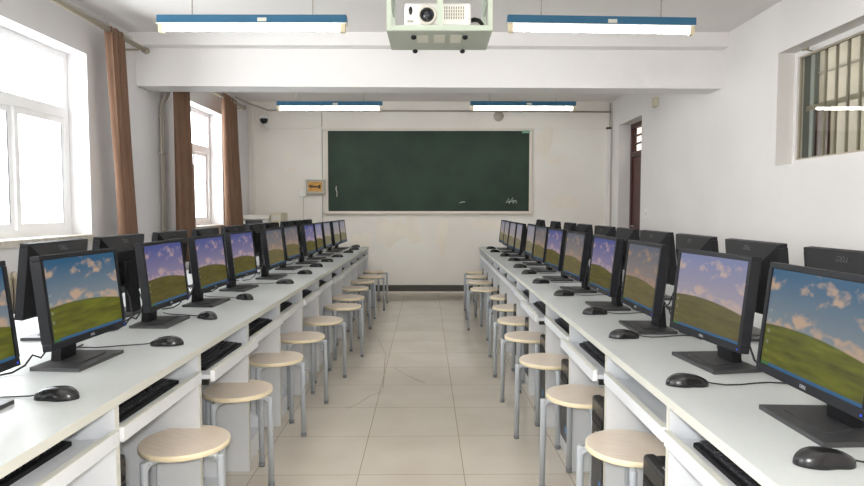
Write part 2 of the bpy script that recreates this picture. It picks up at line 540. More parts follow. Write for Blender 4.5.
# baseboard and trims
b = MB(); b.box(XL, XR, YF - 0.015, YF, 0.028, 0.12)
struct(b.build('baseboard_front', M['skirt']), 'dark painted baseboard under the blackboard wall')
b = MB(); b.box(XL, XR, YF - 0.012, YF, 0.0, 0.028)
struct(b.build('trim_1', M['pipe']), 'pale strip under the dark baseboard')
b = MB(); b.box(XL, XR, YF - 0.02, YF, 2.45, 2.475)
struct(b.build('trim_2', M['wall_front']), 'thin plaster ledge above the blackboard')
b = MB(); b.box(XR - 0.075, XR - 0.03, YF - 0.05, YF, 0.0, 2.44, bev=0.006)
struct(b.build('trim_3', M['wall']), 'narrow boxed pipe in the right front corner')
b = MB(); b.box(-2.66, -2.62, YF - 0.04, YF, 0.0, 2.72, bev=0.006)
struct(b.build('trim_4', M['wall_front']), 'narrow boxed pipe in the left front corner')

# ------------------------------------------------------------------ left windows
def window_left(name, hole, n_sash, label):
    y0, y1, z0, z1 = hole
    xf = XL - 0.16
    zt = 2.01
    b = MB()
    fw = 0.055
    b.box(xf - 0.06, xf, y0, y1, z0 + 0.02, z0 + 0.02 + fw, M['upvc'])
    b.box(xf - 0.06, xf, y0, y1, z1 - fw, z1, M['upvc'])
    b.box(xf - 0.06, xf, y0, y0 + fw, z0 + 0.02 + fw, z1 - fw, M['upvc'])
    b.box(xf - 0.06, xf, y1 - fw, y1, z0 + 0.02 + fw, z1 - fw, M['upvc'])
    b.box(xf - 0.06, xf + 0.006, y0 + fw, y1 - fw, zt - 0.04, zt + 0.04, M['upvc'])
    root = struct(b.build(name), label)
    st = MB(); st.box(XL - 0.16, XL + 0.015, y0 - 0.02, y1 + 0.02, z0 - 0.03, z0 + 0.02, M['sill'], bev=0.004)
    s = struct(st.build('window_sill', None, root))
    a0, a1 = y0 + fw, y1 - fw
    wd = (a1 - a0) / n_sash
    for k in range(n_sash):
        p0, p1 = a0 + k * wd, a0 + (k + 1) * wd
        dx = 0.022 if k % 2 else 0.0
        q = MB(); sw = 0.045
        xa, xb = xf - 0.05 + dx, xf - 0.025 + dx
        za, zb = z0 + 0.02 + fw, zt - 0.04
        q.box(xa, xb, p0, p1, za, za + sw, M['upvc']); q.box(xa, xb, p0, p1, zb - sw, zb, M['upvc'])
        q.box(xa, xb, p0, p0 + sw, za + sw, zb - sw, M['upvc']); q.box(xa, xb, p1 - sw, p1, za + sw, zb - sw, M['upvc'])
        so = struct(q.build('sash', None, root))
        g = MB(); g.box(xb, xb + 0.003, p1 - sw - 0.004, p1 - sw + 0.002, za + sw, zb - sw, M['cable'])
        struct(g.build('gasket', None, so))
        g = MB(); g.box((xa + xb) / 2 - 0.002, (xa + xb) / 2 + 0.002, p0 + sw, p1 - sw, za + sw, zb - sw, M['glass'])
        struct(g.build('pane', None, so))
        g = MB(); g.box(xf - 0.034, xf - 0.030, p0 + 0.012, p1 - 0.012, zt + 0.04, z1 - fw, M['glass'])
        struct(g.build('pane', None, root))
        if k:
            g = MB(); g.box(xf - 0.05, xf - 0.01, p0 - 0.014, p0 + 0.014, zt + 0.04, z1 - fw, M['upvc'])
            if k == n_sash // 2:
                struct(g.build('mullion', None, root))
    return root
window_left('window_1', WIN1, 4, 'large white sliding window nearest on the left wall')
window_left('window_2', WIN2, 3, 'white sliding window between two brown curtains near the front wall')
window_left('window_added', WIN_ADDED, 4, 'unseen white sliding window added beside the viewer for daylight')  # unseen window, added to bring more daylight in beside the camera

# ------------------------------------------------------------------ inner window of the right wall
y0, y1, z0, z1 = WINR
b = MB(); xf = XR + 0.13; fw = 0.04
def fr(x0, x1, a0, a1, c0, c1, w_, m):
    b.box(x0, x1, a0, a1, c0, c0 + w_, m); b.box(x0, x1, a0, a1, c1 - w_, c1, m)
    b.box(x0, x1, a0, a0 + w_, c0 + w_, c1 - w_, m); b.box(x0, x1, a1 - w_, a1, c0 + w_, c1 - w_, m)
fr(xf, xf + 0.05, y0, y1, z0, z1, fw, M['wall'])
winr = struct(b.build('window_3'), 'inner window high on the right wall with grey security bars behind the glass')
b = MB(); fr(xf + 0.012, xf + 0.032, y0 + fw, y1 - fw, z0 + fw, z1 - fw, 0.012, M['grille'])
struct(b.build('inner_frame', None, winr))
b = MB(); b.box(xf + 0.020, xf + 0.024, y0 + fw + 0.01, y1 - fw - 0.01, z0 + fw + 0.01, z1 - fw - 0.01, M['glass_dim'])
struct(b.build('pane', None, winr))
b = MB(); b.box(xf + 0.05, XR + 0.25, y1 - 0.006, y1, z0, z1, M['cor_grey'])  # thin grey-teal lining; its colour also holds the shade of the reveal
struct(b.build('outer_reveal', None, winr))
yy = 4.59
while yy > y0 + 0.08:
    b = MB(); b.box(xf + 0.075, xf + 0.090, yy - 0.009, yy + 0.009, z0, z1, M['grille'])
    struct(b.build('security_bar', None, winr)); yy -= 0.125
for zz in (2.03,):
    b = MB(); b.box(xf + 0.090, xf + 0.102, y0, y1, zz - 0.018, zz + 0.018, M['grille'])
    struct(b.build('cross_rail', None, winr))
b = MB()
b.cyl((XR + 0.13, 4.63, 2.42), (XR + 0.06, 4.60, 2.425), 0.006, M['rod'], 8)
b.cyl((XR + 0.06, 4.625, 2.425), (XR + 0.06, 4.56, 2.425), 0.009, M['rod'], 8)
struct(b.build('window_latch', None, winr))

# corridor beyond the right wall
CX0, CX1 = XR + 0.25, 4.7
b = MB(); b.box(CX0, CX1, 1.5, 11.0, -0.12, 0.0)
struct(b.build('floor_corridor', M['cor_grey']))
b = MB(); b.box(CX0, CX1 + 0.2, 1.5, 11.0, 3.5, 3.65)
struct(b.build('ceiling_corridor', M['ceil']))
b = MB(); b.box(CX1, CX1 + 0.2, 1.5, 11.0, 0, 3.5)
struct(b.build('wall_corridor', M['cor_wall']))
b = MB(); b.box(CX0, CX1, 1.3, 1.5, 0, 3.5)
struct(b.build('wall_corridor_near', M['cor_wall']))
b = MB(); b.box(CX0, CX1, 11.0, 11.2, 0, 3.5); b.box(CX0 - 0.1, CX0, 1.5, 11.0, ZC + 0.15, 3.5)
struct(b.build('wall_corridor_far', M['cor_wall']))
b = MB(); b.box(CX1 - 0.06, CX1, 7.62, 8.5, 0, 3.5)
struct(b.build('trim_5', M['cor_grey']), 'grey pier in the corridor seen through the inner window')
b = MB(); b.box(CX1 - 0.03, CX1, 7.38, 7.62, 0, 2.5)
struct(b.build('door_2', M['door_frame']), 'dark brown door in the corridor seen through the inner window')
b = MB(); b.cyl((CX1 - 0.016, 1.6, 2.9), (CX1 - 0.016, 7.6, 2.9), 0.015, M['pipe_dark'], 8)
tag(b.build('corridor_conduit'), 'thin grey conduit on the corridor wall beyond the barred window', 'pipe')

# ------------------------------------------------------------------ doorway on the right
y0, y1, z0, z1 = DOOR
dx = XR + 0.165
b = MB(); fwid = 0.06
b.box(dx, dx + 0.07, y0, y0 + fwid, 0, z1, M['door_frame']); b.box(dx, dx + 0.07, y1 - fwid, y1, 0, z1, M['door_frame'])
b.box(dx, dx + 0.07, y0 + fwid, y1 - fwid, z1 - fwid, z1, M['door_frame'])
b.box(dx, dx + 0.07, y0 + fwid, y1 - fwid, 1.99, 2.06, M['door_frame'])
door = struct(b.build('door_1'), 'dark brown wooden door with a glazed transom in the right wall')
b = MB(); b.box(dx + 0.02, dx + 0.06, y0 + fwid + 0.003, y1 - fwid - 0.003, 0.006, 1.985, M['door'], bev=0.003)
b.box(dx + 0.012, dx + 0.02, y0 + 0.18, y1 - 0.18, 1.15, 1.85, M['door'], bev=0.004)
b.box(dx + 0.012, dx + 0.02, y0 + 0.18, y1 - 0.18, 0.2, 0.95, M['door'], bev=0.004)
leaf = struct(b.build('door_leaf', None, door))
b = MB(); b.cyl((dx + 0.015, y1 - 0.14, 1.02), (dx - 0.02, y1 - 0.14, 1.02), 0.010, M['silver'], 10)
b.cyl((dx - 0.02, y1 - 0.14, 1.02), (dx - 0.02, y1 - 0.25, 1.02), 0.009, M['silver'], 10)
struct(b.build('door_handle', None, leaf))
b = MB(); b.lathe([(0, 0), (0.012, 0.0), (0.012, 0.008), (0, 0.01)], 12, M['white'], mtx=Matrix.Translation((dx + 0.018, 8.42, 1.87)) @ Matrix.Rotation(-PI / 2, 4, 'Y'))
struct(b.build('door_viewer', None, leaf))
b = MB()
for k in range(1, 3):
    zz = 2.06 + k * (z1 - fwid - 2.06) / 3
    b.box(dx + 0.025, dx + 0.045, y0 + fwid, y1 - fwid, zz - 0.011, zz + 0.011, M['door_frame'])
b.box(dx + 0.025, dx + 0.045, 8.36, 8.40, 2.06, z1 - fwid, M['door_frame'])
struct(b.build('transom_bars', None, door))
b = MB(); b.box(dx + 0.033, dx + 0.037, y0 + fwid, y1 - fwid, 2.06, z1 - fwid, M['glass'])
struct(b.build('pane', None, door))

# ------------------------------------------------------------------ curtains, rods, pipes
def curtain(yt0, yt1, yb0, yb1, zt, zb, x, pleats, seed, label):
    rn = random.Random(seed)
    n = pleats * 12; nz = 26
    b = MB(); t = bmesh.new(); g = []
    ph = [rn.random() * 6.28 for _ in range(pleats + 2)]
    for j in range(nz + 1):
        tt = j / nz
        row = []
        for i in range(n + 1):
            s = i / n
            y = (yt0 + (yt1 - yt0) * s) * (1 - tt) + (yb0 + (yb1 - yb0) * s) * tt
            a = 0.028 + 0.02 * math.sin(ph[0] + 3 * s)
            w_ = math.sin(2 * PI * pleats * s + 0.5 * math.sin(ph[1] + 2.2 * tt)) * a + 0.012 * math.sin(2 * PI * pleats * 0.5 * s + ph[2] + tt)
            y += 0.012 * math.sin(4 * PI * pleats * s + ph[1]) + 0.008 * math.sin(5 * tt + ph[3]) * s
            row.append(t.verts.new((x + w_ * (0.75 + 0.35 * tt), y, zt + (zb - zt) * tt)))
        g.append(row)
    for j in range(nz):
        for i in range(n):
            t.faces.new((g[j][i], g[j][i + 1], g[j + 1][i + 1], g[j + 1][i]))
    b.merge(t, M['curtain'], True)
    o = b.build('curtain')
    md = o.modifiers.new('thickness', 'SOLIDIFY'); md.thickness = 0.004
    return tag(o, label, 'curtain', 'brown curtains on the left wall')
XC = -2.54
def sy(y): return y * (XC / -2.64)
curtain(sy(5.13), sy(5.40), sy(5.25), sy(5.58), 2.69, 0.72, XC, 5, 1, 'brown curtain gathered beside the large left window, nearest the camera')
curtain(sy(6.40), sy(6.76), sy(6.43), sy(6.84), 2.66, 0.72, XC, 5, 2, 'brown curtain just beyond the beam on the near side of the second window')
curtain(sy(7.92), sy(8.46), sy(8.02), sy(8.68), 2.66, 0.72, XC, 6, 3, 'brown curtain in the left front corner beside the printer')

def rod(ya, yb, z, label):
    b = MB(); b.cyl((XC, ya, z), (XC, yb, z), 0.021, M['rod'], 14)
    r = b.build('curtain_rod'); tag(r, label, 'curtain rod', 'curtain rods')
    b = MB()
    b.lathe([(0, 0), (0.026, 0.0), (0.028, 0.02), (0.020, 0.04), (0.030, 0.055), (0.018, 0.085), (0, 0.09)], 14, M['rod'], mtx=Matrix.Translation((XC, yb, z)) @ Matrix.Rotation(-PI / 2, 4, 'X'))
    b.build('finial', None, r)
    for yy in (ya + 0.15, yb - 0.10):
        b = MB(); b.box(XL, XC, yy - 0.01, yy + 0.01, z - 0.036, z - 0.022, M['rod']); b.box(XL, XL + 0.012, yy - 0.02, yy + 0.02, z - 0.06, z + 0.03, M['rod'])
        b.build('bracket', None, r)
    return r
rod(2.4, 5.545, 2.665, 'dull brass curtain rod ending just in front of the beam')
rod(6.10, 8.42, 2.625, 'dull brass curtain rod beyond the beam in the left front corner')

b = MB()
for dy in (0.0, 0.05):
    b.tube([(XL + 0.035, 6.20 + dy, 0.0), (XL + 0.035, 6.20 + dy, 2.27), (XL + 0.045, 6.21 + dy, 2.32), (XL + 0.085, 6.225 + dy, 2.40), (XL + 0.095, 6.23 + dy, 2.45), (XL + 0.095, 6.23 + dy, ZC)], 0.012, M['pipe_dark'], 10)
b.box(XL, XL + 0.05, 6.18, 6.27, 1.80, 1.82, M['pipe_dark'])
tag(b.build('heating_pipe'), 'pair of pale vertical pipes on the left wall between the curtains', 'pipe')
b = MB(); b.cyl((XL + 0.03, YB, 2.79), (XL + 0.03, 5.65, 2.79), 0.008, M['wall'], 8)
b.box(XL, XL + 0.05, 5.2, 5.24, 2.78, 2.80, M['pipe'])
tag(b.build('ceiling_conduit'), 'thin pale conduit along the left wall just under the ceiling', 'pipe')
b = MB()
b.tube([(XL + 0.02, 8.6, 2.79), (XL + 0.10, 9.0, 2.77), (-2.42, YF - 0.03, 2.715), (-2.2, YF - 0.03, 2.712), (XR - 0.02, YF - 0.03, 2.69)], 0.013, M['pipe_dark'], 10)
tag(b.build('wall_conduit'), 'long horizontal conduit along the front wall above the blackboard', 'pipe')
b = MB(); b.cyl((XR - 0.035, YF - 0.02, 2.82), (XR - 0.035, YF - 0.02, 2.46), 0.010, M['pipe_dark'], 8)
b.box(XR - 0.09, XR - 0.02, YF - 0.05, YF - 0.005, 2.435, 2.465, M['cable'])
tag(b.build('drop_cable'), 'short vertical cable with a black end in the right front corner', 'cable')
b = MB(); b.cyl((-1.628, YF - 0.008, 2.69), (-1.628, YF - 0.008, 1.70), 0.005, M['pipe_dark'], 6)
b.cyl((-1.628, YF - 0.008, 1.47), (-1.628, YF - 0.008, 0.2), 0.006, M['pipe_dark'], 6)
tag(b.build('control_cable'), 'thin dark cable running down the front wall behind the orange control box', 'cable')
b = MB(); b.cyl((-1.915, YF - 0.008, 1.45), (-1.915, YF - 0.008, 0.3), 0.006, M['pipe'], 6)
tag(b.build('switch_conduit'), 'thin pale conduit below the white switch left of the blackboard', 'pipe')

# small wall fittings
t = thing('control_box', 'grey green wall box with an orange plate left of the blackboard', 'control box', (-1.72, YF, 1.587))
b = MB(); b.box(-0.14, 0.14, -0.09, 0, -0.104, 0.104, M['boxgrey'], bev=0.006); b.build('case', None, t)
b = MB(); b.box(-0.105, 0.095, -0.094, -0.088, -0.068, 0.072, M['orange']); pl = b.build('face_plate', None, t)
b = MB()
b.box(-0.085, 0.07, -0.097, -0.093, -0.012, 0.010, M['ink']); b.box(-0.09, -0.055, -0.097, -0.093, 0.012, 0.026, M['ink'])
b.box(0.045, 0.078, -0.097, -0.093, -0.026, 0.026, M['ink']); b.box(-0.07, 0.04, -0.097, -0.093, 0.016, 0.020, M['ink'])
b.build('printed_mark', None, pl)
b = MB(); b.box(-0.05, 0.05, -0.03, 0, -0.055, 0.055, M['white'], bev=0.006); b.box(-0.018, 0.018, -0.036, -0.03, -0.028, 0.028, M['white'], bev=0.003)
tag(b.build('wall_switch', loc=(-1.915, YF, 1.50)), 'white wall switch beside the orange control box', 'switch')
b = MB(); b.box(-0.012, 0, -0.043, 0.043, -0.06, 0.06, M['white'], bev=0.004)
b.box(-0.018, -0.012, -0.012, 0.012, -0.022, 0.022, M['beige'])
tag(b.build('door_switch', loc=(XR, 7.70, 1.20)), 'small white switch on the right wall beside the doorway', 'switch')
b = MB(); b.box(-0.05, 0, -0.055, 0.055, -0.055, 0.055, M['beige'], bev=0.012)
tag(b.build('junction_box', loc=(XR, 7.42, 2.52)), 'small cream junction box high on the right wall near the door', 'box')
b = MB(); b.lathe([(0, 0.012), (0.07, 0.012), (0.075, 0.0)], 24, M['pipe_dark'], mtx=Matrix.Translation((0.985, YF - 0.001, 2.63)) @ Matrix.Rotation(PI / 2, 4, 'X'))
tag(b.build('round_cover'), 'round grey blanking cover above the blackboard', 'cover')

t = thing('security_camera', 'small black and white security camera hanging in the left front corner', 'camera', (-2.46, YF - 0.10, 2.56))
b = MB(); b.cyl((0, 0.03, 0.06), (0, 0.03, 0.17), 0.008, M['white'], 10); b.cyl((0, 0.03, 0.15), (0, 0.10, 0.15), 0.008, M['white'], 10); b.build('bracket', None, t)
b = MB(); b.lathe([(0.0, 0.075), (0.045, 0.07), (0.062, 0.035), (0.06, 0.02), (0, 0.02)], 20, M['white'], center=(0, 0, 0.0)); b.build('cap', None, t)
b = MB(); b.lathe([(0.055, 0.02), (0.058, 0.0), (0.05, -0.03), (0.03, -0.05), (0, -0.058)], 20, M['black_gloss']); b.build('dome', None, t)
b = MB(); b.tube([(0.01, 0.0, -0.05), (0.03, 0.01, -0.08), (0.055, 0.01, -0.09), (0.05, 0.02, -0.13), (0.04, 0.02, -0.15)], [0.018, 0.02, 0.022, 0.022, 0.012], M['white'], 10); b.build('cable_plug', None, t)

# ------------------------------------------------------------------ blackboard
t = thing('blackboard', 'large dark green blackboard with a cream frame on the front wall', 'blackboard', (-0.05, YF, 1.82))
b = MB(); b.box(-1.49, 1.49, -0.02, 0, -0.592, 0.592, M['blackboard']); b.build('writing_surface', None, t)
b = MB()
b.box(-1.565, 1.55, -0.032, 0, 0.592, 0.628, M['board_frame'], bev=0.004); b.box(-1.565, 1.55, -0.032, 0, -0.632, -0.592, M['board_frame'], bev=0.004)
b.box(-1.535, -1.49, -0.032, 0, -0.592, 0.592, M['board_frame'], bev=0.004); b.box(1.49, 1.53, -0.032, 0, -0.592, 0.592, M['board_frame'], bev=0.004)
b.build('frame', None, t)
b = MB(); b.box(-1.55, 1.53, -0.075, -0.032, -0.632, -0.617, M['board_frame'], bev=0.003); b.build('chalk_ledge', None, t)
b = MB(); b.box(1.38, 1.50, -0.0345, -0.0325, 0.575, 0.60, M['tape']); b.box(1.38, 1.48, -0.0345, -0.021, 0.560, 0.576, M['tape']); b.build('tape_strip', None, t)
b = MB()
for p in ([(1.15, -0.47), (1.19, -0.40), (1.20, -0.48)], [(1.20, -0.47), (1.25, -0.39), (1.255, -0.48)], [(1.26, -0.46), (1.31, -0.44), (1.30, -0.48)], [(1.17, -0.46), (1.30, -0.43)]):
    b.tube([(x, -0.021, z) for x, z in p], 0.005, M['chalk'], 6)
for p in ([(0.46, -0.47), (0.50, -0.455), (0.54, -0.455)],):
    b.tube([(x, -0.021, z) for x, z in p], 0.006, M['chalk'], 6)
b.build('chalk_mark', None, t)
b = MB(); b.tube([(-1.37, -0.026, -0.22), (-1.375, -0.026, -0.27), (-1.36, -0.026, -0.31), (-1.365, -0.026, -0.38)], 0.007, M['board_frame'], 8); b.build('pull_handle', None, t)

# ------------------------------------------------------------------ fluorescent lights
def make_light():
    t = thing('fluorescent_light', '', 'ceiling light', (0, 0, 2.50), 0, 'hanging fluorescent lights')
    b = MB(); b.prism([(-0.035, 0.004), (-0.032, 0.056), (0.032, 0.056), (0.035, 0.004)], 'x', -0.625, 0.625, M['blue']); h = b.build('housing', None, t)
    b = MB(); b.prism([(-0.044, -0.004), (-0.040, 0.004), (0.040, 0.004), (0.050, -0.008), (0.046, -0.011), (0.03, -0.004)], 'x', -0.628, 0.628, M['reflector']); b.build('reflector', None, t)
    b = MB(); b.cyl((-0.585, -0.014, -0.028), (0.585, -0.014, -0.028), 0.0185, M['tube'], 14); b.build('tube', None, t)
    for s in (-1, 1):
        b = MB(); b.box(min(s * 0.585, s * 0.618), max(s * 0.585, s * 0.618), -0.034, 0.008, -0.056, 0.0, M['holder'], bev=0.004); b.build('lamp_holder', None, t)
        b = MB()
        pts, rr = [], []
        for k in range(34):
            pts.append((s * 0.40, 0, 0.05 + k * 0.0089)); rr.append(0.0055 if k % 2 else 0.003)
        b.tube(pts, rr, M['pipe_dark'], 6); b.build('chain', None, t)
    b = MB(); b.box(0.04, 0.10, -0.036, -0.033, 0.012, 0.036, M['pale_sticker']); b.build('sticker', None, h)
    return t
L0 = make_light()
lights = [(-1.19, 4.19, 0.0, 'blue fluorescent light on chains left of the projector cage'),
          (1.128, 4.22, R(-0.9), 'blue fluorescent light on chains right of the projector cage'),
          (-1.215, 7.45, 0.0, 'blue fluorescent light above the left end of the blackboard'),
          (1.08, 7.45, R(-0.2), 'blue fluorescent light above the right end of the blackboard'),
          (-1.19, 0.9, 0.0, 'added blue fluorescent light overhead on the left, unseen, brightening the room'),  # this light and the next are unseen, added to brighten the room
          (1.128, 0.9, 0.0, 'added blue fluorescent light overhead on the right, unseen, brightening the room')]
for i, (x, y, tilt, lab) in enumerate(lights):
    o = L0 if i == 0 else copy_tree(L0)
    o.location = (x, y, 2.478 if y > 6 else 2.482); o.rotation_euler = (0, -tilt, 0); o['label'] = lab

# ------------------------------------------------------------------ projector in its cage
t = thing('projector_cage', 'pale green metal cage hanging from the ceiling around the projector', 'projector mount', (0.036, 3.18, 2.11))
hx, hy, hz = 0.252, 0.18, 0.32
b = MB(); p_ = 0.022
for sx in (-1, 1):
    for sy_ in (-1, 1):
        xx = sorted((sx * hx, sx * (hx - p_))); yy = sorted((sy_ * hy, sy_ * (hy - p_)))
        b.box(xx[0], xx[1], yy[0], yy[1], 0.0, hz, M['cage'])
    xx = sorted((sx * hx, sx * (hx - p_)))
    b.box(xx[0], xx[1], -hy + p_, hy - p_, 0.0, p_, M['cage']); b.box(xx[0], xx[1], -hy + p_, hy - p_, hz - p_, hz, M['cage'])
for sy_ in (-1, 1):
    yy = sorted((sy_ * hy, sy_ * (hy - p_)))
    b.box(-hx + p_, hx - p_, yy[0], yy[1], 0.0, p_, M['cage']); b.box(-hx + p_, hx - p_, yy[0], yy[1], hz - p_, hz, M['cage'])
b.build('frame', None, t)
b = MB(); b.box(-0.013, 0.017, -hy - 0.004, -hy + 0.010, p_, hz - p_, M['cage']); b.build('centre_post', None, t)
b = MB(); b.box(-hx, hx, -hy + 0.004, hy, -0.003, 0.0, M['cage_dark']); tr = b.build('bottom_tray', None, t)
for cx in (-0.082, 0.0, 0.082):
    b = MB(); b.box(cx - 0.027, cx + 0.027, -0.10, 0.03, -0.0045, -0.0028, M['pale_sticker']); b.build('cover_plate', None, tr)
for sx in (-1, 1):
    b = MB(); b.box(sx * (hx - 0.014) - 0.003, sx * (hx - 0.014) + 0.003, -hy + 0.03, hy - 0.03, 0.16, hz - 0.02, M['cage_dark']); b.build('side_panel', None, t)
    for yk in (-0.115, 0.150):
        b = MB(); b.cyl((sx * 0.125, yk, 0.004), (sx * 0.125, yk, -0.012), 0.004, M['silver'], 8)
        b.lathe([(0, -0.008), (0.010, -0.009), (0.014, -0.014), (0.013, -0.022), (0.007, -0.027), (0, -0.028)], 14, M['black'], center=(sx * 0.125, yk, 0)); b.build('knob', None, t)
b = MB(); b.box(-hx, hx, -hy, hy, hz, hz + 0.006, M['cage_dark']); b.build('top_plate', None, t)
b = MB(); b.cyl((0, 0, hz + 0.006), (0, 0, ZC - 2.11), 0.025, M['cage'], 14); b.lathe([(0, 0), (0.07, 0), (0.07, -0.01), (0, -0.01)], 20, M['cage'], center=(0, 0, ZC - 2.11)); b.build('ceiling_pole', None, t)

t = thing('projector', 'white projector with a black lens sitting inside the ceiling cage', 'projector', (0.028, 3.165, 2.1325))
b = MB(); b.box(-0.162, 0.162, -0.10, 0.12, 0.020, 0.126, M['white'], bev=0.012, seg=3); b.build('body', None, t)
b = MB(); b.box(-0.17, 0.17, -0.12, 0.12, 0.0, 0.014, M['white'], bev=0.003); b.box(-0.14, -0.10, -0.06, 0.08, 0.014, 0.024, M['beige']); b.box(0.10, 0.14, -0.06, 0.08, 0.014, 0.024, M['beige']); b.build('foot_plate', None, t)
rot = Matrix.Rotation(PI / 2, 4, 'X')
LX, LZ = -0.052, 0.066
b = MB(); b.lathe([(0.050, 0.0), (0.048, 0.012), (0.040, 0.016), (0.034, 0.010), (0.034, 0.0)], 32, M['reflector'], mtx=Matrix.Translation((LX, -0.100, LZ)) @ rot); ln = b.build('lens_ring', None, t)
b = MB(); b.lathe([(0.034, 0.0), (0.033, 0.013), (0.027, 0.013), (0.024, 0.004), (0, 0.004)], 32, M['black_gloss'], mtx=Matrix.Translation((LX, -0.100, LZ)) @ rot); ba = b.build('lens_barrel', None, t)
b = MB(); b.lathe([(0.024, 0.004), (0.016, 0.010), (0.006, 0.012), (0, 0.0125)], 24, M['lens'], mtx=Matrix.Translation((LX, -0.100, LZ)) @ rot); b.build('lens_glass', None, ba)
b = MB(); b.lathe([(0, 0.0), (0.009, 0.0), (0.009, 0.003), (0, 0.004)], 16, M['black_gloss'], mtx=Matrix.Translation((-0.132, -0.100, 0.088)) @ Matrix.Diagonal((1, 1, 2.2, 1)) @ rot); b.build('infrared_window', None, t)
b = MB()
for k in range(9):
    for j in range(4):
        x = 0.03 + k * 0.0115; z = 0.048 + j * 0.016
        b.box(x, x + 0.0055, -0.1025, -0.0995, z, z + 0.012, M['rod'])
b.build('vent_grille', None, t)
b = MB(); b.box(-0.148, -0.118, -0.1025, -0.099, 0.032, 0.042, M['pipe_dark']); b.build('badge', None, t)
b = MB(); b.tube([(0.160, 0.02, 0.075), (0.185, 0.0, 0.075), (0.205, -0.03, 0.062), (0.218, -0.06, 0.035), (0.222, -0.07, 0.008), (0.222, -0.02, 0.004)], [0.010, 0.012, 0.010, 0.010, 0.009, 0.008], M['cable'], 10); b.build('cable', None, t)

# ------------------------------------------------------------------ desks
PITCH = 0.615
def bay(k): return 2.31 + PITCH * (k - 2)        # panel positions along the room
DL = 2 * PITCH                                   # two-seat desk
DEPTH = 0.595
def make_desk(sh):
    t = thing('computer_desk', '', 'desk', (0, 0, 0), 0, 'two-seat computer desks')
    h = DL / 2
    b = MB(); b.box(-h + 0.0008, h - 0.0008, 0.0015, DEPTH - 0.001, 0.7195, DESK, M['worktop'])
    wt = b.build('worktop', None, t)
    b = MB(); b.box(-h + 0.0008, h - 0.0008, 0.0, 0.0016, 0.7195, DESK - 0.0005, M['edge']); b.build('edge_band', None, wt)
    def panel(x0, x1, name):
        b = MB(); b.box(x0, x1, 0.012, DEPTH - 0.02, 0.0, 0.719, M['board']); o = b.build(name, None, t)
        b = MB(); b.box(x0, x1, 0.0105, 0.0121, 0.0, 0.719, M['edge']); b.build('edge_band', None, o)
    panel(-h + 0.0008, -h + 0.011, 'side_panel'); panel(h - 0.011, h - 0.0008, 'side_panel'); panel(-0.010, 0.010, 'middle_panel')
    b = MB(); b.box(-h + 0.011, h - 0.011, DEPTH - 0.055, DEPTH - 0.04, 0.12, 0.719, M['board']); b.build('back_panel', None, t)
    for s in (-1, 1):
        xa, xb = (-h + 0.0115, -0.0105) if s < 0 else (0.0105, h - 0.0115)
        b = MB(); b.box(xa + 0.014, xb - 0.014, 0.018, 0.36, 0.612, 0.628, M['board']); tr = b.build('keyboard_tray', None, t)
        b = MB(); b.box(xa + 0.002, xb - 0.002, 0.0, 0.018, 0.606, 0.649, M['board'], bev=0.0015, seg=1)
        b.box(xa + 0.002, xb - 0.002, -0.0008, 0.0182, 0.6482, 0.6498, M['edge']); b.build('tray_front', None, tr)
        for q, (x0, x1) in enumerate(((xa + 0.001, xa + 0.013), (xb - 0.013, xb - 0.001))):
            b = MB(); b.box(x0, x1, 0.025, 0.40, 0.592, 0.612, M['runner']); b.build('runner', None, tr)
        # raised shelf for the computer at one side of the bay, closed by a divider with a rounded front
        w_ = 0.305
        p0, p1 = (xa, xa + w_) if sh < 0 else (xb - w_, xb)
        d0, d1 = (xa + w_, xa + w_ + 0.014) if sh < 0 else (xb - w_ - 0.014, xb - w_)
        b = MB(); b.box(p0, p1, 0.042, 0.50, 0.085, 0.100, M['board']); b.box(p0, p1, 0.042, 0.056, 0.0, 0.085, M['board']); b.build('tower_shelf', None, t)
        prof = [(0.040, 0.0), (0.040, 0.095)]
        for k in range(9):
            a = PI / 2 * k / 8
            prof.append((0.15 - 0.11 * math.cos(a), 0.095 + 0.10 * math.sin(a)))
        prof += [(0.50, 0.195), (0.50, 0.0)]
        b = MB(); b.prism(prof, 'x', d0, d1, M['board']); b.build('shelf_divider', None, t)
    return t
PROTO = {-1: make_desk(-1), 1: make_desk(1)}
used = set()
XE = {'left': -0.865, 'right': 0.645}
TRAY = {}   # (side, bay index) -> pull-out of the tray
pull = {('right', 0): 0.004, ('right', 1): 0.0, ('right', 2): 0.035, ('right', 3): 0.0, ('right', 4): 0.05, ('right', 5): 0.015, ('left', 2): 0.04, ('left', 1): 0.0, ('left', 3): 0.012, ('left', 5): 0.01, ('left', 7): 0.02}
for side in ('left', 'right'):
    for row in ('aisle', 'wall'):
        for u in range(6):
            sh = -1 if (side == 'left') == (row == 'aisle') else 1
            o = copy_tree(PROTO[sh]) if sh in used else PROTO[sh]
            used.add(sh)
            yc = bay(2 * u) + DL / 2
            s = -1 if side == 'left' else 1
            xe = XE[side]
            if row == 'aisle':
                o.location = (xe, yc, 0); o.rotation_euler = (0, 0, R(90) if side == 'left' else R(-90))
                o['label'] = 'white two-seat desk with keyboard trays, %s in the %s aisle row' % (ORD[u], side)
            else:
                o.location = (xe + s * 2 * DEPTH, yc, 0); o.rotation_euler = (0, 0, R(-90) if side == 'left' else R(90))
                o['label'] = 'white desk on the wall side behind the %s aisle desks, %s from the camera' % (side, ORD[u])
            o['group'] = 'two-seat computer desks'
            trays = sorted([c_ for c_ in o.children if c_.name.startswith('keyboard_tray')], key=lambda c_: c_.name)
            if row == 'aisle':
                for q, tr in enumerate(trays):
                    # tray 0 sits at local -x : nearer the camera on the left, farther on the right
                    k = 2 * u + (q if side == 'left' else 1 - q)
                    d = pull.get((side, k), 0.0)
                    tr.location = (0, -d, 0)
                    TRAY[(side, k)] = d

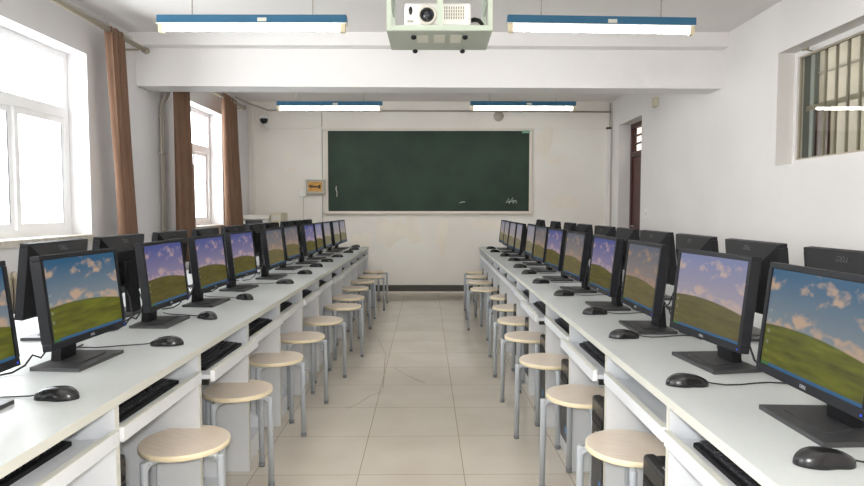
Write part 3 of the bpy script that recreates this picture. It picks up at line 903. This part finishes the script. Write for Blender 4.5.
def to_world(side, lx_y, ly):
    """lx_y: world Y, ly: distance in from the aisle edge"""
    s = -1 if side == 'left' else 1
    return XE[side] + s * ly, lx_y

# ------------------------------------------------------------------ monitors
def make_monitor(zc=0.229):
    t = thing('lcd_monitor', '', 'monitor', (0, 0, 0), 0, 'monitors')
    W, Hh, tilt, yp = 0.423, 0.2925, R(6.3), -0.02
    T = Matrix.Translation((0, yp, zc)) @ Matrix.Rotation(-tilt, 4, 'X')
    b = MB()
    sw, st, sb = 0.394 / 2, Hh / 2 - 0.016, -Hh / 2 + 0.023
    # frame around the screen
    d0, d1 = 0.0, 0.032
    b.box(-W / 2, W / 2, d0, d1, st, Hh / 2, M['bezel'], bev=0.0025, mtx=T)
    b.box(-W / 2, W / 2, d0, d1, -Hh / 2, sb, M['bezel'], bev=0.0025, mtx=T)
    b.box(-W / 2, -sw, d0, d1, sb, st, M['bezel'], mtx=T)
    b.box(sw, W / 2, d0, d1, sb, st, M['bezel'], mtx=T)
    b.build('bezel', None, t)
    b = MB(); b.box(-sw, sw, 0.004, 0.010, sb, st, mtx=T); b.build('screen', SCR['violet'], t)
    # back shell : shallow pyramid
    b = MB()
    o_, i_ = (W / 2 - 0.003, Hh / 2 - 0.003), (0.135, 0.085)
    b.hexa([T @ Vector(p) for p in ((-o_[0], 0.0315, -o_[1]), (o_[0], 0.0315, -o_[1]), (o_[0], 0.0315, o_[1]), (-o_[0], 0.0315, o_[1]),
            (-i_[0], 0.066, -i_[1] - 0.01), (i_[0], 0.066, -i_[1] - 0.01), (i_[0], 0.066, i_[1] - 0.01), (-i_[0], 0.066, i_[1] - 0.01))], M['black'])
    b.box(-sw, sw, 0.011, 0.0315, sb, st, M['black'], mtx=T)
    bk = b.build('back_housing', None, t)
    n = Vector((0, 0.0345, 0.072)).normalized()
    ang = math.atan2(0.0345, o_[1] - i_[1] + 0.01)
    text_part('logo', 'DELL', 0.026, M['logo_dim'], bk, T @ Matrix.Translation((0, 0.0440, 0.1215)) @ Matrix.Rotation(PI, 4, 'Z') @ Matrix.Rotation(PI / 2 - ang, 4, 'X'))
    text_part('logo', 'DELL', 0.011, M['silver'], t, T @ Matrix.Translation((0, -0.0004, -Hh / 2 + 0.0115)) @ Matrix.Rotation(PI / 2, 4, 'X'))
    b = MB(); b.box(W / 2 - 0.016, W / 2 - 0.011, -0.001, 0.002, -Hh / 2 + 0.008, -Hh / 2 + 0.012, M['blue_led'], mtx=T); b.build('power_light', None, t)
    # stand
    b = MB(); b.prism([(0.052, 0.012), (0.085, 0.012), (0.062, 0.26), (0.040, 0.26)], 'x', -0.042, 0.042, M['black']); b.box(-0.05, 0.05, 0.030, 0.062, 0.17, 0.26, M['black'], bev=0.004); b.build('neck', None, t)
    b = MB()
    b.prism([(-0.132, -0.066), (0.132, -0.066), (0.124, 0.100), (-0.124, 0.100)], 'z', 0.0, 0.012, M['base'])
    bs = b.build('base', None, t)
    b = MB(); b.prism([(-0.08, -0.030), (0.08, -0.030), (0.055, 0.050), (-0.055, 0.050)], 'z', 0.012, 0.0150, M['base']); b.build('base_step', None, bs)
    b = MB()
    b.tube([(0.06, 0.050, 0.15), (0.07, 0.085, 0.09), (0.085, 0.10, 0.03), (0.10, 0.12, 0.006), (0.18, 0.14, 0.005), (0.24, 0.15, 0.005)], 0.0035, M['cable'], 6)
    b.build('power_cable', None, t)
    b = MB()
    b.tube([(-0.06, 0.050, 0.14), (-0.07, 0.075, 0.06), (-0.09, 0.085, 0.035), (-0.115, 0.095, 0.05), (-0.13, 0.11, 0.02), (-0.16, 0.13, 0.005), (-0.22, 0.16, 0.005)], 0.0035, M['cable'], 6)
    b.build('video_cable', None, t)
    return t
MONP = {False: make_monitor(), True: make_monitor(0.242)}
mon_used = {False: False, True: False}
def place_monitor(x, y, rz, label, group, scr=None, high=False):
    o = copy_tree(MONP[high]) if mon_used[high] else MONP[high]
    mon_used[high] = True
    o.location = (x, y, DESK); o.rotation_euler = (0, 0, rz)
    o['label'] = label; o['group'] = group
    if scr:
        for c_ in o.children:
            if c_.name.startswith('screen'):
                c_.material_slots[0].link = 'OBJECT'; c_.material_slots[0].material = SCR[scr]
    return o
RM = [(0.913, 1.48, 0.2, 'teal'), (0.931, 2.095, 6.7, 'lilac'), (0.914, 2.719, -0.1, 'washed'), (0.907, 3.318, 0.6, 'violet'), (0.908, 3.993, 2.6, 'washed'), (0.907, 4.639, 3.1, 'violet'),
      (0.914, 5.282, 2.5, 'washed'), (0.930, 5.90, 0.2, 'pale'), (0.895, 6.43, -0.3, 'pale'), (0.895, 6.96, 1.3, 'pale'), (0.90, 7.54, 0.0, 'pale'), (0.92, 8.16, 0.2, 'pale')]
LM = [(-1.18, 1.523, -1.0, 'teal'), (-1.185, 2.12, 2.1, 'teal'), (-1.219, 2.847, -0.5, 'violet'), (-1.22, 3.439, 1.2, 'violet'), (-1.238, 4.079, 2.7, 'violet'), (-1.195, 4.746, 2.0, 'washed'),
      (-1.231, 5.472, 3.0, 'washed'), (-1.189, 6.066, 0.9, 'violet'), (-1.196, 6.591, -1.2, 'lilac'), (-1.198, 7.139, 0.4, 'pale'), (-1.18, 7.70, 1.2, 'pale'), (-1.18, 8.24, 1.3, 'pale')]
NAMES = {'teal': 'a blue and green picture', 'lilac': 'a lilac tinted picture', 'washed': 'a dim brownish picture', 'violet': 'a violet blue picture', 'pale': 'a pale grey picture'}
for i, (x, y, a, s) in enumerate(RM):
    place_monitor(x * 0.975 + 0.02, y * 0.975, R(-90 + a), 'black monitor with %s, %s along the right aisle' % (NAMES[s], ORD[i]), 'monitors facing the aisle on the right', s)
for i, (x, y, a, s) in enumerate(LM):
    lab = 'black monitor with %s, %s along the left aisle' % (NAMES[s], ORD[i])
    place_monitor(x * 0.975 - 0.02, y * 0.975, R(90 - a), lab, 'monitors facing the aisle on the left', s)
for i, y in enumerate((1.925, 2.51, 3.07, 3.61, 4.14, 4.68, 5.30, 5.85, 6.54, 7.44)):
    place_monitor(1.315, y, R(90 + random.uniform(-2, 2)), 'black monitor seen from behind along the right wall, %s from the camera' % ORD[i], 'monitors facing the right wall', 'violet', True)
for i, y in enumerate((2.53, 3.05, 3.64, 4.21, 4.78, 5.39, 5.92, 6.57, 7.07, 7.64)):
    place_monitor(-1.545, y, R(-90 + random.uniform(-2, 2)), 'black monitor seen from behind along the windows, %s from the camera' % ORD[i], 'monitors facing the windows', 'violet', True)

# ------------------------------------------------------------------ mice
def make_mouse():
    t = thing('computer_mouse', '', 'mouse', (0, 0, 0), 0, 'computer mice')
    b = MB(); tmp = bmesh.new(); n = 18; rings = []
    Lh = 0.061
    def wprof(s):   # half width, s from -1 (rear) to 1 (nose)
        return 0.0315 * (max(0.0, 1 - abs(s) ** (2.2 if s < 0 else 3.0))) ** 0.5 * (1 - 0.17 * math.exp(-((s - 0.2) / 0.3) ** 2)) * (1 - 0.10 * max(0, s))
    def hprof(s):
        return 0.0305 * (max(0.0, 1 - abs((s + 0.28) / (0.74 if s < -0.28 else 1.34)) ** 2.2)) ** 0.62 + 0.004
    ns = 21
    for i in range(ns):
        s = -math.cos(PI * i / (ns - 1)) * 0.998
        w_, h_ = max(wprof(s), 0.0025), hprof(s)
        ring = []
        for k in range(n + 1):
            a = PI * k / n
            ca, sa = math.cos(a), math.sin(a)
            ring.append(tmp.verts.new((math.copysign(abs(ca) ** 0.8, ca) * w_, s * Lh, max(0.0, sa) ** 0.9 * h_)))
        rings.append(ring)
    for a_, b_ in zip(rings, rings[1:]):
        for k in range(n): tmp.faces.new((a_[k], a_[k + 1], b_[k + 1], b_[k]))
        tmp.faces.new((a_[0], b_[0], b_[n], a_[n]))
    tmp.faces.new(rings[0]); tmp.faces.new(rings[-1])
    bmesh.ops.recalc_face_normals(tmp, faces=tmp.faces[:])
    b.merge(tmp, M['black_gloss'], True)
    b.build('body', None, t)
    b = MB(); b.cyl((-0.0035, 0.026, 0.0215), (0.0035, 0.026, 0.0215), 0.0085, M['key'], 14); b.build('scroll_wheel', None, t)
    b = MB(); b.tube([(0, 0.055, 0.010), (0.0, 0.075, 0.006), (0.004, 0.11, 0.003), (-0.004, 0.16, 0.0025), (-0.02, 0.205, 0.0025), (-0.03, 0.25, 0.0025), (-0.02, 0.31, 0.0025)], 0.0022, M['cable'], 6); b.build('cable', None, t)
    return t
MOU0 = make_mouse(); mu = False
RMOUSE = [(0.792, 1.226), (0.747, 1.791), (0.769, 2.46), (0.80, 3.021), (0.787, 3.674), (0.758, 4.291), (0.771, 4.908), (0.773, 5.428), (0.815, 6.13), (0.80, 6.732), (0.751, 7.376), (0.765, 8.0)]
LMOUSE = [(-1.021, 1.662), (-1.005, 2.328), (-1.06, 2.90), (-1.07, 3.52), (-1.014, 4.26), (-1.009, 4.90), (-1.031, 5.50), (-1.021, 6.02), (-1.012, 6.62), (-0.982, 7.26), (-0.981, 7.80), (-1.03, 8.36)]
for side, lst in (('right', RMOUSE), ('left', LMOUSE)):
    for i, (x, y) in enumerate(lst):
        o = copy_tree(MOU0) if mu else MOU0
        mu = True
        o.location = (x, y, DESK)
        o.rotation_euler = (0, 0, R(-90 if side == 'right' else 90) + R(random.uniform(-6, 6)) + (R(-28) if side == 'left' and i in (2, 3) else 0))
        o['label'] = 'black corded mouse on the %s aisle desks, %s from the camera' % (side, ORD[i])
        o['group'] = 'computer mice on the %s row' % side

# ------------------------------------------------------------------ keyboards
def make_keyboard():
    t = thing('keyboard', '', 'keyboard', (0, 0, 0), 0, 'keyboards')
    b = MB(); b.prism([(0.0, 0.0), (0.0, 0.012), (0.150, 0.028), (0.158, 0.026), (0.158, 0.0)], 'x', -0.222, 0.222, M['black']); b.build('body', None, t)
    def bank(x0, cols, rows, label, skip=()):
        b = MB(); p = 0.0188
        for r_ in range(rows):
            for c_ in range(cols):
                if (c_, r_) in skip: continue
                xx = x0 + c_ * p; yy = 0.014 + r_ * p + (0.006 if r_ == 5 else 0)
                z = 0.012 + (yy + 0.008) / 0.150 * 0.016
                w2 = 0.0165
                b.prism([(xx, z - 0.003), (xx + w2, z - 0.003), (xx + w2 - 0.002, z + 0.008), (xx + 0.002, z + 0.008)], 'y', yy, yy + 0.0165, M['key'])
        o = b.build('key_bank', None, t); o['kind'] = 'stuff'
    bank(-0.214, 14, 6, '')
    bank(0.058, 3, 6, '', {(0, 1), (2, 1), (0, 2), (1, 2), (2, 2)})
    bank(0.124, 4, 5, '')
    b = MB(); b.box(0.13, 0.19, 0.126, 0.136, 0.026, 0.0285, M['silver']); b.build('status_strip', None, t)
    b = MB(); b.tube([(-0.05, 0.156, 0.012), (-0.06, 0.185, 0.006), (-0.15, 0.20, 0.004), (-0.22, 0.19, 0.004), (-0.245, 0.15, 0.004)], 0.0025, M['cable'], 6); b.build('cable', None, t)
    return t
KEY0 = make_keyboard(); ku = False
for side in ('right', 'left'):
    n_ = 0
    for k in range(0, 12):
        d = TRAY[(side, k)]
        deep = {('right', 1): 0.15, ('left', 0): 0.10, ('left', 1): 0.055}.get((side, k), 0.045 + 0.03 * random.random())
        o = copy_tree(KEY0) if ku else KEY0
        ku = True
        x, y = to_world(side, (bay(k) + bay(k + 1)) / 2 + random.uniform(-0.015, 0.015), deep - d)
        o.location = (x, y, 0.6285)
        o.rotation_euler = (0, 0, R(-90 if side == 'right' else 90) + R(random.uniform(-1.2, 1.2)))
        o['label'] = 'black keyboard on the tray of the %s aisle desks, %s from the camera' % (side, ORD[k])
        o['group'] = 'keyboards on the %s trays' % side

# ------------------------------------------------------------------ computer towers
def make_tower():
    t = thing('computer_tower', '', 'computer', (0, 0, 0), 0, 'computer towers')
    b = MB(); b.box(-0.09, 0.09, 0.02, 0.43, 0.0, 0.392, M['black'], bev=0.004); b.build('case', None, t)
    b = MB(); b.box(-0.092, 0.092, -0.018, 0.024, 0.002, 0.400, M['black_gloss'], bev=0.014, seg=4); fp = b.build('front_cover', None, t)
    b = MB(); b.box(-0.072, 0.072, -0.0205, -0.016, 0.02, 0.235, M['mesh'], bev=0.003); b.build('front_grille', None, t)
    b = MB(); b.box(-0.072, 0.072, -0.021, -0.016, 0.30, 0.34, M['black'], bev=0.002); b.box(-0.07, 0.07, -0.0225, -0.020, 0.318, 0.321, M['mesh']); b.build('disc_drive', None, t)
    b = MB(); b.lathe([(0, 0.0), (0.013, 0.0), (0.012, 0.004), (0, 0.005)], 20, M['silver'], mtx=Matrix.Translation((0.0, -0.0195, 0.262)) @ Matrix.Diagonal((1.7, 1, 1, 1)) @ Matrix.Rotation(PI / 2, 4, 'X')); b.build('badge', None, t)
    b = MB(); b.box(0.04, 0.066, -0.0218, -0.020, 0.06, 0.095, M['blue_sticker']); b.build('sticker', None, t)
    b = MB(); b.box(0.020, 0.07, 0.003, 0.006, 0.3995, 0.401, M['silver']); b.build('top_badge', None, t)
    return t
TOW0 = make_tower(); tu = False
for side in ('right', 'left'):
    for k in range(0, 12):
        if k == 0 or (side == 'left' and k > 2): continue
        o = copy_tree(TOW0) if tu else TOW0
        tu = True
        yy, ly = bay(k) + 0.112, (0.030 if side == 'right' else 0.106)
        x, y = to_world(side, yy, ly)
        o.location = (x, y, 0.1002)
        o.rotation_euler = (0, 0, R(-90 if side == 'right' else 90))
        o['label'] = 'black computer tower under the %s aisle desks, %s from the camera' % (side, ORD[k - 1])
        o['group'] = 'computer towers under the %s desks' % side

# ------------------------------------------------------------------ stools
def make_stool():
    t = thing('stool', '', 'stool', (0, 0, 0), 0, 'round stools')
    b = MB(); r = 0.155
    b.lathe([(0, 0.434), (r - 0.003, 0.434), (r - 0.0015, 0.4335)], 48, M['seat'], smooth=False)
    b.lathe([(r - 0.0015, 0.4335), (r, 0.432), (r, 0.416), (r - 0.002, 0.414), (0, 0.414)], 48, M['ply'])
    b.build('seat', None, t)
    for k in range(4):
        a = PI / 2 * k
        ca, sa = math.cos(a), math.sin(a)
        def P(q, z): return (q * ca, q * sa, z)
        b = MB()
        b.tube([P(0.174, 0.008), P(0.1715, 0.409), P(0.1715, 0.4135)], [0.0132, 0.0132, 0.0105], M['leg'], 14)
        b.tube([P(0.173, 0.384), P(0.165, 0.3905), P(0.152, 0.4015), P(0.146, 0.4025)], [0.0115, 0.0125, 0.0115, 0.0105], M['leg'], 12)
        b.tube([P(0.168, 0.4025), P(0.0, 0.4025)], 0.0108, M['leg'], 12)
        lg = b.build('leg', None, t)
        b = MB(); b.lathe([(0, 0), (0.0138, 0.0), (0.0146, 0.004), (0.0142, 0.022), (0, 0.022)], 14, M['foot'], center=P(0.174, 0)); b.build('foot_cap', None, lg)
    return t
ST0 = make_stool(); su = False
LST = [(-0.859, 2.116, -27), (-0.867, 2.731, -20), (-0.852, 3.325, -17), (-0.83, 3.885, -14), (-0.80, 4.466, -8), (-0.74, 5.117, -15), (-0.773, 5.645, -30), (-0.796, 6.293, -12), (-0.795, 6.909, -20), (-0.746, 7.428, -5), (-0.745, 8.03, -12)]
RST = [(0.677, 2.07, -15), (0.648, 2.653, 4), (0.618, 3.271, 8), (0.611, 3.898, 10), (0.626, 4.466, 4), (0.648, 5.063, 0), (0.68, 5.67, -15), (0.538, 6.229, 8), (0.55, 6.832, 18), (0.565, 7.428, 5), (0.585, 7.95, 12)]
for side, lst in (('left', LST), ('right', RST)):
    for i, (x, y, a) in enumerate(lst):
        o = copy_tree(ST0) if su else ST0
        su = True
        o.location = (x * 1.031, y * 1.031, 0); o.rotation_euler = (0, 0, R(a))
        o['label'] = 'round wooden stool with grey legs on the %s of the aisle, %s from camera' % (side, ORD[i])
        o['group'] = 'round stools on the %s of the aisle' % side

# ------------------------------------------------------------------ corner with printer, radiators
t = thing('low_cabinet', 'grey low cabinet in the left front corner holding the printer', 'cabinet', (-2.37, 8.88, 0))
b = MB(); b.box(-0.33, 0.36, -0.30, 0.30, 0.0, 0.84, M['boxgrey'], bev=0.004); b.build('body', None, t)
for s in (-1, 1):
    b = MB(); b.box(min(s * 0.005, s * 0.35), max(s * 0.005, s * 0.35), -0.315, -0.30, 0.06, 0.80, M['boxgrey'], bev=0.003); dr = b.build('cabinet_door', None, t)
    b = MB(); b.cyl((s * 0.04, -0.325, 0.38), (s * 0.04, -0.325, 0.50), 0.006, M['silver'], 8); b.build('handle', None, dr)
t = thing('printer', 'white topped printer in the left front corner beside the curtain', 'printer', (-2.50, 8.80, 0.8405))
b = MB(); b.box(-0.22, 0.22, -0.17, 0.17, 0.0, 0.26, M['base'], bev=0.01); b.box(0.14, 0.222, -0.172, 0.172, 0.02, 0.27, M['white'], bev=0.01); b.build('body', None, t)
b = MB(); b.box(-0.23, 0.23, -0.18, 0.18, 0.272, 0.338, M['reflector'], bev=0.014, seg=3); b.build('lid', None, t)
b = MB(); b.box(-0.15, 0.10, -0.26, -0.17, 0.05, 0.062, M['black'], bev=0.003); b.build('paper_tray', None, t)
b = MB(); b.box(-0.20, -0.10, -0.176, -0.168, 0.21, 0.262, M['white'], bev=0.003); b.build('control_panel', None, t)
t = thing('old_computer_case', 'aged beige computer case standing right of the printer in the corner', 'computer', (-2.19, 8.90, 0.8405))
b = MB(); b.box(-0.075, 0.075, -0.2, 0.2, 0.0, 0.375, M['beige'], bev=0.02, seg=3); b.build('case', None, t)
b = MB(); b.box(-0.06, 0.06, -0.205, -0.198, 0.26, 0.33, M['reflector'], bev=0.003); b.build('drive_bay', None, t)
b = MB(); b.box(0.03, 0.06, -0.206, -0.198, 0.12, 0.15, M['silver'], bev=0.002); b.build('power_button', None, t)

def radiator(y0, n, label):
    t = thing('radiator', label, 'radiator', (XL + 0.075, y0, 0), 0, 'radiators under the windows')
    fin = None
    for k in range(n):
        if fin is None:
            b = MB()
            for dx_ in (-0.025, 0.025):
                b.tube([(dx_, 0, 0.14), (dx_, 0, 0.18), (dx_, 0, 0.82), (dx_, 0, 0.86)], [0.010, 0.017, 0.017, 0.010], M['radiator'], 8)
            b.box(-0.035, 0.035, -0.012, 0.012, 0.78, 0.84, M['radiator'], bev=0.008); b.box(-0.035, 0.035, -0.012, 0.012, 0.16, 0.22, M['radiator'], bev=0.008)
            fin = b.build('fin', None, t); q = fin
        else:
            q = fin.copy(); C.objects.link(q); q.parent = t
        q.location = (0, k * 0.058, 0)
    b = MB()
    for z in (0.19, 0.81): b.cyl((0, -0.04, z), (0, n * 0.058, z), 0.014, M['radiator'], 8)
    b.build('header_pipe', None, t)
    b = MB()
    for yy in (0.1, n * 0.058 - 0.15): b.box(-0.075, 0.0, yy, yy + 0.02, 0.74, 0.76, M['radiator']); b.box(-0.02, 0.02, yy, yy + 0.02, 0.0, 0.17, M['radiator'])
    b.build('bracket', None, t)
radiator(3.3, 25, 'cream column radiator, darkened for shadow, under the large left window')

# ------------------------------------------------------------------ light
wd = bpy.data.worlds.new('World'); SC.world = wd
wd.use_nodes = True
bg = wd.node_tree.nodes['Background']
bg.inputs['Color'].default_value = (0.93, 0.97, 1.0, 1)
bg.inputs['Strength'].default_value = 10.0
def portal(hole, x, sgn):
    y0, y1, z0, z1 = hole
    l = bpy.data.lights.new('window_portal', 'AREA'); l.shape = 'RECTANGLE'
    l.size = z1 - z0; l.size_y = y1 - y0
    l.cycles.is_portal = True
    o = bpy.data.objects.new('window_portal', l); C.objects.link(o)
    o.location = (x, (y0 + y1) / 2, (z0 + z1) / 2); o.rotation_euler = (0, R(-90), 0)   # faces +X
for h_ in (WIN_ADDED, WIN1, WIN2): portal(h_, XL - 0.26, 1)
# area light added to brighten the corridor, no fixture built
l = bpy.data.lights.new('corridor_fill', 'AREA'); l.shape = 'RECTANGLE'; l.size = 0.3; l.size_y = 5.0; l.energy = 34; l.color = (1.0, 0.95, 0.87)
o = bpy.data.objects.new('corridor_fill', l); C.objects.link(o); o.location = (3.8, 6.0, 3.45)
# the photographer's flash
l = bpy.data.lights.new('camera_flash', 'POINT'); l.energy = 85; l.shadow_soft_size = 0.04; l.color = (1.0, 0.99, 0.98)
o = bpy.data.objects.new('camera_flash', l); C.objects.link(o); o.location = (0.0, -0.06, 1.34)

# ------------------------------------------------------------------ camera and view
cam = bpy.data.cameras.new('camera')
cam.sensor_fit = 'HORIZONTAL'; cam.sensor_width = 36.0; cam.lens = 36.0 * 620 / 864
cam.clip_start = 0.05
co = bpy.data.objects.new('camera', cam); C.objects.link(co)
co.location = (0, 0, 1.26)
co.rotation_euler = (PI / 2 - math.atan(34 / 620.0), 0, 0)
SC.camera = co
SC.view_settings.view_transform = 'Standard'
SC.view_settings.look = 'None'
SC.view_settings.exposure = 0.2
SC.view_settings.gamma = 1.0
SC.view_settings.use_curve_mapping = False
SC.cycles.use_denoising = True
SC.cycles.max_bounces = 10
SC.cycles.diffuse_bounces = 6
SC.cycles.transparent_max_bounces = 16
SC.cycles.sample_clamp_indirect = 6.0
SC.cycles.caustics_reflective = False
SC.cycles.caustics_refractive = False
